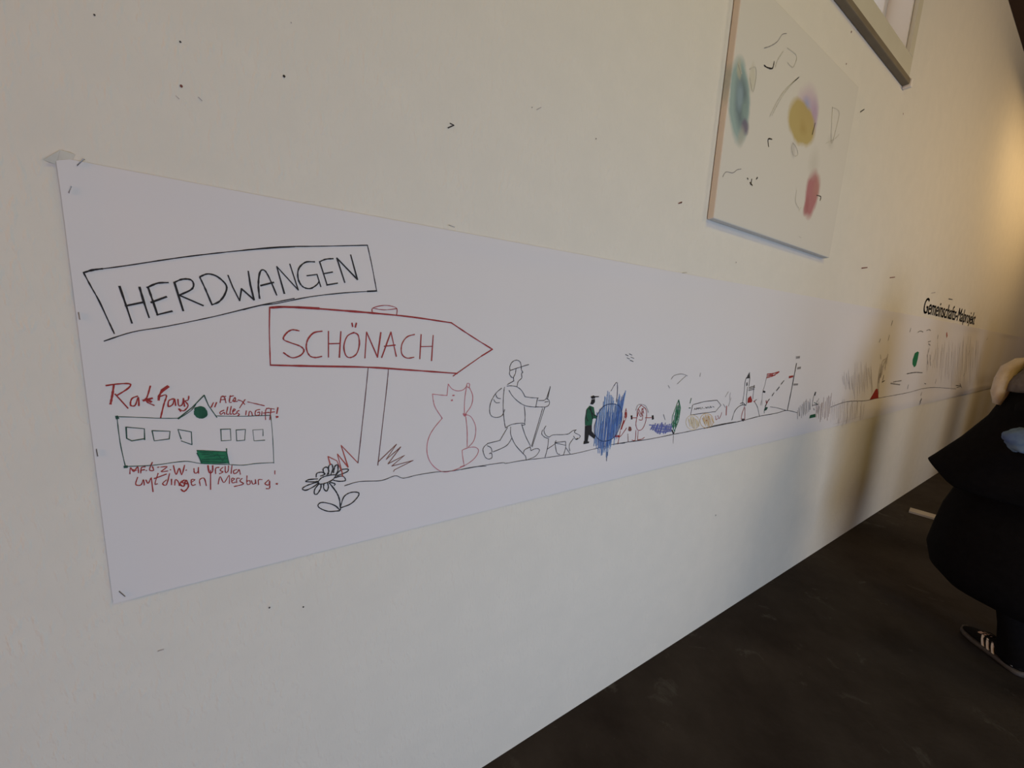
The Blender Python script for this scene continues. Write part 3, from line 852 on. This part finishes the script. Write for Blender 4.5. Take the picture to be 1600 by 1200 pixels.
# ------------------------------------------------------------------ painting on canvas
QX0, QX1, QZ0, QZ1, QD = 1.475, 2.610, 2.018, 2.875, 0.030
def canvas_material():
    m = mat('painted_canvas', (0.66, 0.63, 0.58), 0.8)
    nt = m.node_tree
    b = nt.nodes['Principled BSDF']
    tc = nt.nodes.new('ShaderNodeTexCoord')
    sep = nt.nodes.new('ShaderNodeSeparateXYZ')
    nz = nt.nodes.new('ShaderNodeTexNoise')
    nz.inputs['Scale'].default_value = 9
    nz.inputs['Detail'].default_value = 6
    nt.links.new(tc.outputs['Object'], nz.inputs['Vector'])
    # wobble the coordinates a little so that the patches look brushed
    sub = nt.nodes.new('ShaderNodeVectorMath'); sub.operation = 'SUBTRACT'
    sub.inputs[1].default_value = (0.5, 0.5, 0.5)
    nt.links.new(nz.outputs['Color'], sub.inputs[0])
    sc = nt.nodes.new('ShaderNodeVectorMath'); sc.operation = 'SCALE'
    sc.inputs['Scale'].default_value = 0.05
    nt.links.new(sub.outputs[0], sc.inputs[0])
    add = nt.nodes.new('ShaderNodeVectorMath'); add.operation = 'ADD'
    nt.links.new(tc.outputs['Object'], add.inputs[0])
    nt.links.new(sc.outputs[0], add.inputs[1])
    cur = None
    base = nt.nodes.new('ShaderNodeRGB'); base.outputs[0].default_value = (0.66, 0.635, 0.59, 1)
    cur = base.outputs[0]
    def blob(px, py, rx, rz, rot, col, soft, amt):
        nonlocal cur
        x, z = on_wall(px, py, -QD)
        x -= QX0; z -= QZ0
        mp = nt.nodes.new('ShaderNodeMapping'); mp.vector_type = 'TEXTURE'
        mp.inputs['Location'].default_value = (x, -QD, z)
        mp.inputs['Rotation'].default_value = (0, rot, 0)
        mp.inputs['Scale'].default_value = (rx, 1.0, rz)
        nt.links.new(add.outputs[0], mp.inputs['Vector'])
        mul = nt.nodes.new('ShaderNodeVectorMath'); mul.operation = 'MULTIPLY'
        mul.inputs[1].default_value = (1, 0, 1)
        nt.links.new(mp.outputs[0], mul.inputs[0])
        ln = nt.nodes.new('ShaderNodeVectorMath'); ln.operation = 'LENGTH'
        nt.links.new(mul.outputs[0], ln.inputs[0])
        mr = nt.nodes.new('ShaderNodeMapRange')
        mr.inputs['From Min'].default_value = 1.0
        mr.inputs['From Max'].default_value = 1.0 - soft
        mr.inputs['To Max'].default_value = amt
        nt.links.new(ln.outputs['Value'], mr.inputs['Value'])
        mx = nt.nodes.new('ShaderNodeMixRGB')
        mx.inputs['Color2'].default_value = (*col, 1)
        nt.links.new(mr.outputs['Result'], mx.inputs['Fac'])
        nt.links.new(cur, mx.inputs['Color1'])
        cur = mx.outputs['Color']
    blob(1156, 160, .080, .160, -0.26, (0.24, 0.37, 0.37), .22, .85)
    blob(1158, 160, .058, .122, -0.26, (0.13, 0.18, 0.21), .5, .85)
    blob(1155, 150, .030, .060, -0.2, (0.28, 0.38, 0.44), .6, .7)
    blob(1163, 172, .030, .060, -0.2, (0.26, 0.36, 0.34), .6, .7)
    blob(1164, 200, .034, .032, 0.0, (0.16, 0.13, 0.20), .5, .85)
    blob(1158, 215, .030, .045, 0.15, (0.44, 0.42, 0.36), .6, .6)
    blob(1262, 172, .125, .115, -0.2, (0.50, 0.36, 0.50), .6, .75)
    blob(1262, 164, .055, .040, 0.2, (0.30, 0.36, 0.58), .8, .75)
    blob(1272, 184, .045, .095, -0.2, (0.42, 0.30, 0.46), .6, .75)
    blob(1253, 193, .150, .096, 0.1, (0.46, 0.355, 0.12), .22, .92)
    blob(1255, 200, .050, .040, 0.1, (0.40, 0.29, 0.10), .9, .6)
    blob(1268, 303, .080, .125, 0.06, (0.40, 0.13, 0.15), .35, .9)
    blob(1276, 292, .050, .070, 0.0, (0.44, 0.22, 0.20), .6, .8)
    blob(1260, 322, .036, .055, 0.1, (0.38, 0.14, 0.15), .5, .8)
    blob(1272, 255, .070, .085, 0.1, (0.55, 0.525, 0.47), .8, .6)
    blob(1176, 122, .030, .060, 0.0, (0.50, 0.48, 0.35), .5, .5)
    blob(1155, 108, .018, .040, -0.3, (0.50, 0.46, 0.33), .5, .6)
    blob(1240, 233, .034, .040, 0.0, (0.46, 0.44, 0.42), .7, .6)
    blob(1298, 222, .050, .040, 0.0, (0.50, 0.48, 0.44), .8, .5)
    nt.links.new(cur, b.inputs['Base Color'])
    return m
M['canvas'] = canvas_material()
M['canvas_side'] = mat('canvas_edge', (0.66, 0.63, 0.58), 0.8, (30.0, (0.62, 0.59, 0.54), 0.3, 0.7))
pt = empty('painting', (QX0, 0, QZ0))
tag(pt, 'frameless pale canvas with loose patches of teal, yellow and red above the paper strip', 'painting')
bm = bmesh.new()
bx(bm, 0, QX1 - QX0, -QD, -0.002, 0, QZ1 - QZ0, 0.004)
obj('canvas', bm, M['canvas'], pt)
box('stretcher_bar', 0.03, QX1 - QX0 - 0.03, -0.0018, -0.0002, 0.03, 0.07, M['timber'], pt)
def pstroke(name, col, strokes, w):
    for st in strokes:
        q = [on_wall(1080 + p[0] / 2.8575, p[1] / 2.8575, -QD) for p in pts(st)]
        q = [(a - QX0, b - QZ0) for a, b in q]
        if len(q) > 2:
            q = smooth_line(q)
        bm = bmesh.new()
        ribbon(bm, q, w, lambda x, z: -QD - 0.0008)
        obj(name, bm, M[col], pt)
pstroke('pencil_line', 'faint', ['325,215 355,205 385,185 405,155 425,150', '140,790 155,768 185,772 205,758 222,755'], .0028)
pstroke('pencil_line', 'black', ['325,292 340,302 362,305 370,275', '345,655 343,622 360,622', '265,825 270,800', '262,815 272,828', '250,795 253,800', '295,793 290,800', '560,872 578,878 575,895', '553,550 540,600'], .0055)
pstroke('pencil_loop', 'canvas_pencil', ['350,520 380,460 420,400 480,345 440,385 400,440 360,515', '410,230 385,270 375,300', '430,215 470,250 455,300 430,280', '630,480 660,500 650,560 625,640 630,480', '600,640 640,620 660,600',
                                   '455,640 470,660 475,690 458,695 448,660 455,640', '470,850 465,900 480,930', '260,310 285,300 290,340 275,410 262,350', '210,285 225,330', '480,1055 490,1062', '480,940 490,925'], .004)

# ------------------------------------------------------------------ scrap of card on the floor
bm = bmesh.new()
q = [(4.995, -0.150), (5.135, -0.132), (5.165, -0.40), (5.030, -0.42)]
top = [bm.verts.new((x, y, 0.012 + (0.006 if k in (0, 3) else 0))) for k, (x, y) in enumerate(q)]
low = [bm.verts.new((x, y, 0.0005)) for x, y in q]
bm.faces.new(top); bm.faces.new(list(reversed(low)))
for k in range(4):
    j = (k + 1) % 4
    bm.faces.new((low[k], low[j], top[j], top[k]))
tag(obj('card_scrap', bm, M['card']), 'flat white card lying on the dark floor near the wall', 'card')

# ------------------------------------------------------------------ unseen boards added right of the view to cast shadow bands on the wall
for x, y, w, lab in ((4.30, -0.98, 0.34, 'narrowest of three added brown boards shading the wall'), (6.55, -0.88, 0.55, 'middle one of three added brown boards shading the wall'), (7.95, -0.80, 1.3, 'widest of three added brown boards shading the wall')):
    t = tag(empty('shadow_board', (x, y, 0)), lab, 'shadow board', 'shadow boards')
    box('foot_plate', -0.2, 0.2, -0.15, 0.15, 0.0, 0.02, M['timber'], t, 0.004)
    box('board', -w / 2, w / 2, -0.02, 0.02, 0.021, 1.68, M['timber'], t, 0.006)

# ------------------------------------------------------------------ person at the right edge
PC = Vector((3.16, -0.92, 0))
FW = Vector((0.67, 0.742, 0)).normalized()
LF = Vector((-FW.y, FW.x, 0))
UP = Vector((0, 0, 1))
def L(f, l, z):
    return PC + FW * f + LF * l + UP * z
person = empty('person', PC)
tag(person, 'person in loose black clothes and three-striped black shoes at the right edge', 'person')
def ppart(name, bm, m, parent=None, smooth=True):
    o = obj(name, bm, m, None, smooth)
    o.parent = parent or person
    if parent is None:
        o.matrix_parent_inverse = Matrix.Translation(-PC)
    return o
def remeshed(name, bm, vox, m, it=4):
    """one continuous skin out of overlapping limbs"""
    me = bpy.data.meshes.new(name)
    bm.to_mesh(me); bm.free()
    o = bpy.data.objects.new(name + '_raw', me)
    C.objects.link(o)
    r = o.modifiers.new('r', 'REMESH'); r.mode = 'VOXEL'; r.voxel_size = vox
    s = o.modifiers.new('s', 'SMOOTH'); s.iterations = it; s.factor = 0.5
    bpy.context.view_layer.update()
    d = bpy.context.evaluated_depsgraph_get()
    me2 = bpy.data.meshes.new_from_object(o.evaluated_get(d))
    bpy.data.objects.remove(o)
    o = link(name, me2, m, None, True)
    o.parent = person
    o.matrix_parent_inverse = Matrix.Translation(-PC)
    return o
def ellipsoid(bm, c, axes, r, nu=16, nv=12):
    rs = []
    for j in range(1, nv):
        p = math.pi * j / nv
        rs.append([Vector(c) + axes[0] * (r[0] * math.sin(p) * math.cos(t)) + axes[1] * (r[1] * math.sin(p) * math.sin(t)) + axes[2] * (-r[2] * math.cos(p))
                   for t in [2 * math.pi * k / nu for k in range(nu)]])
    rings(bm, rs, True)
AX = (FW, LF, UP)
# body: head, neck, trunk, arms with hands, legs as one surface
b = bmesh.new()
HEAD = L(0.03, 0.0, 1.585)
ellipsoid(b, HEAD, AX, (0.098, 0.076, 0.118))
ellipsoid(b, L(0.055, 0, 1.525), AX, (0.065, 0.055, 0.06))            # jaw
tube(b, [L(0.122, 0, 1.60), L(0.137, 0, 1.565)], [0.010, 0.015], 8)    # nose
for s in (1, -1):
    ellipsoid(b, L(0.015, s * 0.078, 1.575), AX, (0.02, 0.010, 0.032), 10, 8)   # ears
tube(b, [L(0.0, 0, 1.30), L(0.01, 0, 1.42), L(0.02, 0, 1.50)], [0.075, 0.056, 0.054], 14)
tube(b, [L(0, 0, 0.92), L(0.01, 0, 1.05), L(0.0, 0, 1.22), L(0, 0, 1.33)], [0.15, 0.13, 0.15, 0.11], 18)
tube(b, [L(0, 0.16, 1.29), L(0, 0, 1.33), L(0, -0.16, 1.29)], [0.050, 0.07, 0.050], 14)
def hand(bm, wrist, d, palm_n, side):
    """palm and five separate bent fingers; d points along the hand, palm_n out of the palm"""
    d = d.normalized(); s = d.cross(palm_n).normalized() * side
    n = palm_n.normalized()
    for k, (off, ln) in enumerate(((-0.030, 0.066), (-0.010, 0.078), (0.011, 0.073), (0.031, 0.058))):
        base = wrist + d * 0.085 + s * off
        tube(bm, [wrist + d * 0.01 + s * off * 0.6, base], [0.015, 0.013], 8)
        p1 = base + d * ln * 0.40 + n * ln * 0.15
        p2 = p1 + d * ln * 0.18 + n * ln * 0.30
        p3 = p2 - d * ln * 0.06 + n * ln * 0.24
        tube(bm, [base, p1, p2, p3], [0.0098, 0.009, 0.0085, 0.0075], 8)
    t0 = wrist + d * 0.025 - s * 0.028
    tube(bm, [t0, t0 + d * 0.035 - s * 0.022 + n * 0.012, t0 + d * 0.062 - s * 0.018 + n * 0.032], [0.014, 0.011, 0.009], 8)
EL_L, WR_L = Vector((2.945, -1.09, 1.03)), Vector((2.885, -0.90, 1.115))
EL_R, WR_R = L(-0.06, -0.27, 1.08), L(0.20, -0.14, 1.04)
tube(b, [L(0, 0.17, 1.285), EL_L], [0.048, 0.038], 12)
tube(b, [EL_L, WR_L], [0.040, 0.027], 12)
tube(b, [L(0, -0.17, 1.285), EL_R], [0.048, 0.038], 12)
tube(b, [EL_R, WR_R], [0.040, 0.027], 12)
hand(b, WR_L, Vector((-0.05, 1.0, 0.25)), Vector((-1.0, -0.05, 0.0)), 1)
hand(b, WR_R, (WR_R - EL_R), LF * 0.8 - UP * 0.3, -1)
for s in (1, -1):
    tube(b, [L(0, s * 0.09, 0.93), L(-0.01, s * 0.10, 0.50), L(-0.087, s * 0.10, 0.10)], [0.085, 0.056, 0.038], 14)
    tube(b, [L(-0.107, s * 0.10, 0.055), L(0.053, s * 0.10, 0.045)], [0.034, 0.03], 12)
body = remeshed('body', b, 0.0055, M['skin'], 5)
# face and hair
for s in (1, -1):
    e = bmesh.new(); ellipsoid(e, L(0.108, s * 0.032, 1.590), AX, (0.014, 0.014, 0.012), 12, 10)
    eye = ppart('eye', e, M['eye'])
    e = bmesh.new(); ellipsoid(e, L(0.1195, s * 0.032, 1.590), AX, (0.004, 0.006, 0.006), 10, 8)
    ppart('iris', e, M['iris'], eye)
    e = bmesh.new(); tube(e, [L(0.121, s * 0.015, 1.612), L(0.120, s * 0.034, 1.619), L(0.102, s * 0.052, 1.612)], [0.003, 0.004, 0.002], 8)
    ppart('eyebrow', e, M['hair'])
e = bmesh.new(); tube(e, [L(0.108, 0.024, 1.528), L(0.122, 0.0, 1.531), L(0.108, -0.024, 1.528)], [0.003, 0.007, 0.003], 8)
ppart('mouth', e, M['lip'])
e = bmesh.new()
rs = []
for j in range(0, 9):
    p = math.pi * 0.5 * j / 8
    rr, zz = math.cos(p), math.sin(p)
    ring = []
    for k in range(24):
        t = 2 * math.pi * k / 24
        front = math.cos(t)
        zlow = 0.045 if front > 0.35 else -0.10 - 0.03 * max(0, -front)
        z = HEAD.z + zlow + (0.130 - zlow) * zz
        rr2 = rr if rr > 0.05 else 0.05
        ring.append(HEAD + FW * (0.106 * front * rr2 ** 0.6 - 0.006) + LF * (0.100 * math.sin(t) * rr2 ** 0.6) + UP * (z - HEAD.z))
    rs.append(ring)
rings(e, rs, True)
ppart('hair', e, M['hair'])

# clothing: rings given by centre, half widths along x and y, height
def loft(secs, n=40, wob=0.0, seed=1, hem=None):
    rs = []
    for i, (cx, cy, rx, ry, z) in enumerate(secs):
        ring = []
        for k in range(n):
            t = 2 * math.pi * k / n
            f = 1 + wob * mnoise.noise(Vector((math.cos(t) * 2.2, math.sin(t) * 2.2 + seed, z * 1.5))) + wob * 0.5 * math.sin(t * 7 + seed) * (1 if i > 1 else 0)
            p = Vector((cx + rx * f * math.cos(t), cy + ry * f * math.sin(t), z))
            if hem and i >= len(secs) - hem[0]:
                p.z += hem[1](p)
            ring.append(p)
        rs.append(ring)
    return rs
# full lower garment, gathered at the bottom
cx, cy = 3.16, -0.915
sk = [(cx, cy, .15, .17, 1.00), (cx, cy, .20, .25, .93), (cx, cy, .24, .31, .84), (cx, cy, .29, .345, .70), (cx, cy, .31, .362, .58), (cx, cy, .32, .375, .46), (cx, cy, .31, .352, .37),
      (cx, cy, .27, .290, .312), (cx, cy, .19, .19, .282), (cx, cy, .13, .125, .30)]
e = bmesh.new(); rings(e, loft(sk, 48, 0.035, 4), True)
ppart('skirt', e, M['coat'])
# loose jacket, its front hem standing out towards the wall
hemf = lambda p: 0.075 * min(1, max(0, (p.y + 0.60) / 0.12))
jk = [(3.165, -.925, .075, .085, 1.415), (3.165, -.925, .125, .165, 1.395), (3.16, -.92, .175, .232, 1.36), (3.155, -.91, .21, .262, 1.22), (3.15, -.90, .24, .322, 1.084), (3.14, -.875, .26, .375, .96), (3.13, -.86, .27, .378, .86), (3.13, -.86, .255, .350, .845)]
e = bmesh.new(); rings(e, loft(jk, 48, 0.02, 9, (2, hemf)), True)
jacket = ppart('jacket', e, M['coat'])
# sleeves
for sh, el, wr in ((L(0, 0.18, 1.285), EL_L, WR_L), (L(0, -0.18, 1.285), EL_R, WR_R)):
    e = bmesh.new()
    d = (wr - el)
    tube(e, [sh, (sh + el) / 2 - UP * 0.01, el], [0.075, 0.072, 0.068], 16)
    tube(e, [el, el + d * 0.5, el + d * 0.90], [0.068, 0.062, 0.055], 16)
    ppart('sleeve', e, M['coat'], jacket)
# scarf round the neck and cream cloth falling over the chest
e = bmesh.new()
rs = []
for z, rr in ((1.352, .17), (1.362, .205), (1.395, .215), (1.445, .195), (1.485, .165), (1.51, .125), (1.515, .085)):
    rs.append([Vector((3.165 + (rr * (1 + .05 * math.sin(5 * t + z * 40))) * math.cos(t), -.915 + (rr * 1.15 + .0) * (1 + .04 * math.sin(4 * t + z * 60)) * math.sin(t), z + .006 * math.sin(3 * t))) for t in [2 * math.pi * k / 40 for k in range(40)]])
rings(e, rs, True)
ppart('scarf', e, M['grey_scarf'])
e = bmesh.new()
path = [(3.20, -.745, 1.525), (3.19, -.705, 1.515), (3.17, -.676, 1.47), (3.15, -.668, 1.41), (3.13, -.665, 1.34), (3.12, -.668, 1.285)]
rad = [.022, .026, .034, .036, .033, .018]
rs = []
for (x, y, z), r in zip(path, rad):
    rs.append([Vector((x + 2.0 * r * math.cos(t), y + r * math.sin(t) * 0.95, z + 0.25 * r * math.sin(t))) for t in [2 * math.pi * k / 20 for k in range(20)]])
rings(e, rs, True)
ppart('cream_cloth', e, M['cream'])
# trouser legs
for s in (1, -1):
    e = bmesh.new(); tube(e, [L(-0.01, s * 0.10, 0.50), L(-0.06, s * 0.10, 0.28), L(-0.088, s * 0.10, 0.072)], [0.085, 0.073, 0.064], 18)
    ppart('trouser_leg', e, M['trousers'])
# light blue bundle of cloth held against the jacket
e = bmesh.new()
ellipsoid(e, (0, 0, 0), (Vector((1, 0, 0)), Vector((0, 1, 0)), UP), (0.036, 0.072, 0.062), 36, 26)
for v in e.verts:
    nn = mnoise.noise(v.co * 22.0 + Vector((3, 1, 5))) * 0.26 + mnoise.noise(v.co * 55.0) * 0.14
    v.co *= 1 + nn
    v.co.z += 0.6 * max(0, -v.co.y)
BL = Vector((2.835, -0.803, 1.160))
for v in e.verts:
    v.co += BL
cl = obj('cloth_bundle', e, M['blue_cloth'], None, True)
tag(cl, 'crumpled light blue cloth held against the black jacket at the right edge', 'cloth')

# shoes
def shoe(s):
    heel = L(-0.142, s * 0.10, 0)
    def sec(u, w, z0, z1, rnd=0.6, n=18):
        c = heel + FW * u
        out = []
        for k in range(n):
            t = 2 * math.pi * k / n
            a, bb = math.cos(t), math.sin(t)
            a = math.copysign(abs(a) ** rnd, a); bb = math.copysign(abs(bb) ** rnd, bb)
            out.append(c + LF * (a * w) + UP * ((z0 + z1) / 2 + bb * (z1 - z0) / 2))
        return out
    root = empty('shoe_root')
    e = bmesh.new()
    rings(e, [sec(u, w, .024, z1) for u, w, z1 in ((.004, .018, .075), (.015, .031, .088), (.05, .037, .092), (.09, .038, .094), (.13, .040, .090), (.17, .045, .074), (.21, .046, .060), (.245, .041, .052), (.270, .030, .046), (.283, .013, .038))], True)
    bpy.data.objects.remove(root)
    sh = ppart('shoe', e, M['shoe'])
    e = bmesh.new()
    rings(e, [sec(u, w, .001 + lift, .027 + lift, .45) for u, w, lift in ((-.004, .020, .003), (.008, .036, 0), (.05, .042, 0), (.10, .042, 0), (.17, .050, 0), (.21, .052, 0), (.25, .046, .002), (.278, .033, .005), (.292, .014, .010))], True)
    ppart('sole', e, M['sole'], sh)
    for k in range(3):
        u = 0.096 + k * 0.024
        e = bmesh.new()
        P = []
        for v in range(5):
            t = v / 4
            zz = .032 + t * .046
            wdt = .0445 - .0015 * k * 0 - t * t * .012
            P.append((u + t * .022, wdt, zz))
        r1 = []
        for uu, ww, zz in P:
            a = heel + FW * (uu - .0048) + LF * (s * ww) + UP * zz
            bb2 = heel + FW * (uu + .0048) + LF * (s * ww) + UP * zz
            o2 = LF * (s * .004)
            r1.append([a, bb2, bb2 + o2, a + o2])
        rings(e, r1, True)
        ppart('stripe', e, M['stripe'], sh, False)
    e = bmesh.new()
    for k in range(4):
        u = .125 + k * .02
        zt = .096 - k * .0075
        tube(e, [heel + FW * u + LF * .024 + UP * (zt - .006), heel + FW * (u + .004) + UP * zt, heel + FW * (u + .002) - LF * .024 + UP * (zt - .006)], [.003] * 3, 6)
    tube(e, [heel + FW * .12 + UP * .095, heel + FW * .15 + LF * .025 + UP * .108, heel + FW * .165 + LF * .045 + UP * .098, heel + FW * .14 + LF * .035 + UP * .095], [.0022] * 4, 6)
    ppart('laces', e, M['shoe'], sh)
    e = bmesh.new()
    rings(e, [sec(u, w, z0, z1, 1.0, 12) for u, w, z0, z1 in ((.02, .0405, .036, .040), (.05, .0425, .036, .040))], True)
    ppart('heel_line', e, M['stripe'], sh, False)
shoe(1)
shoe(-1)
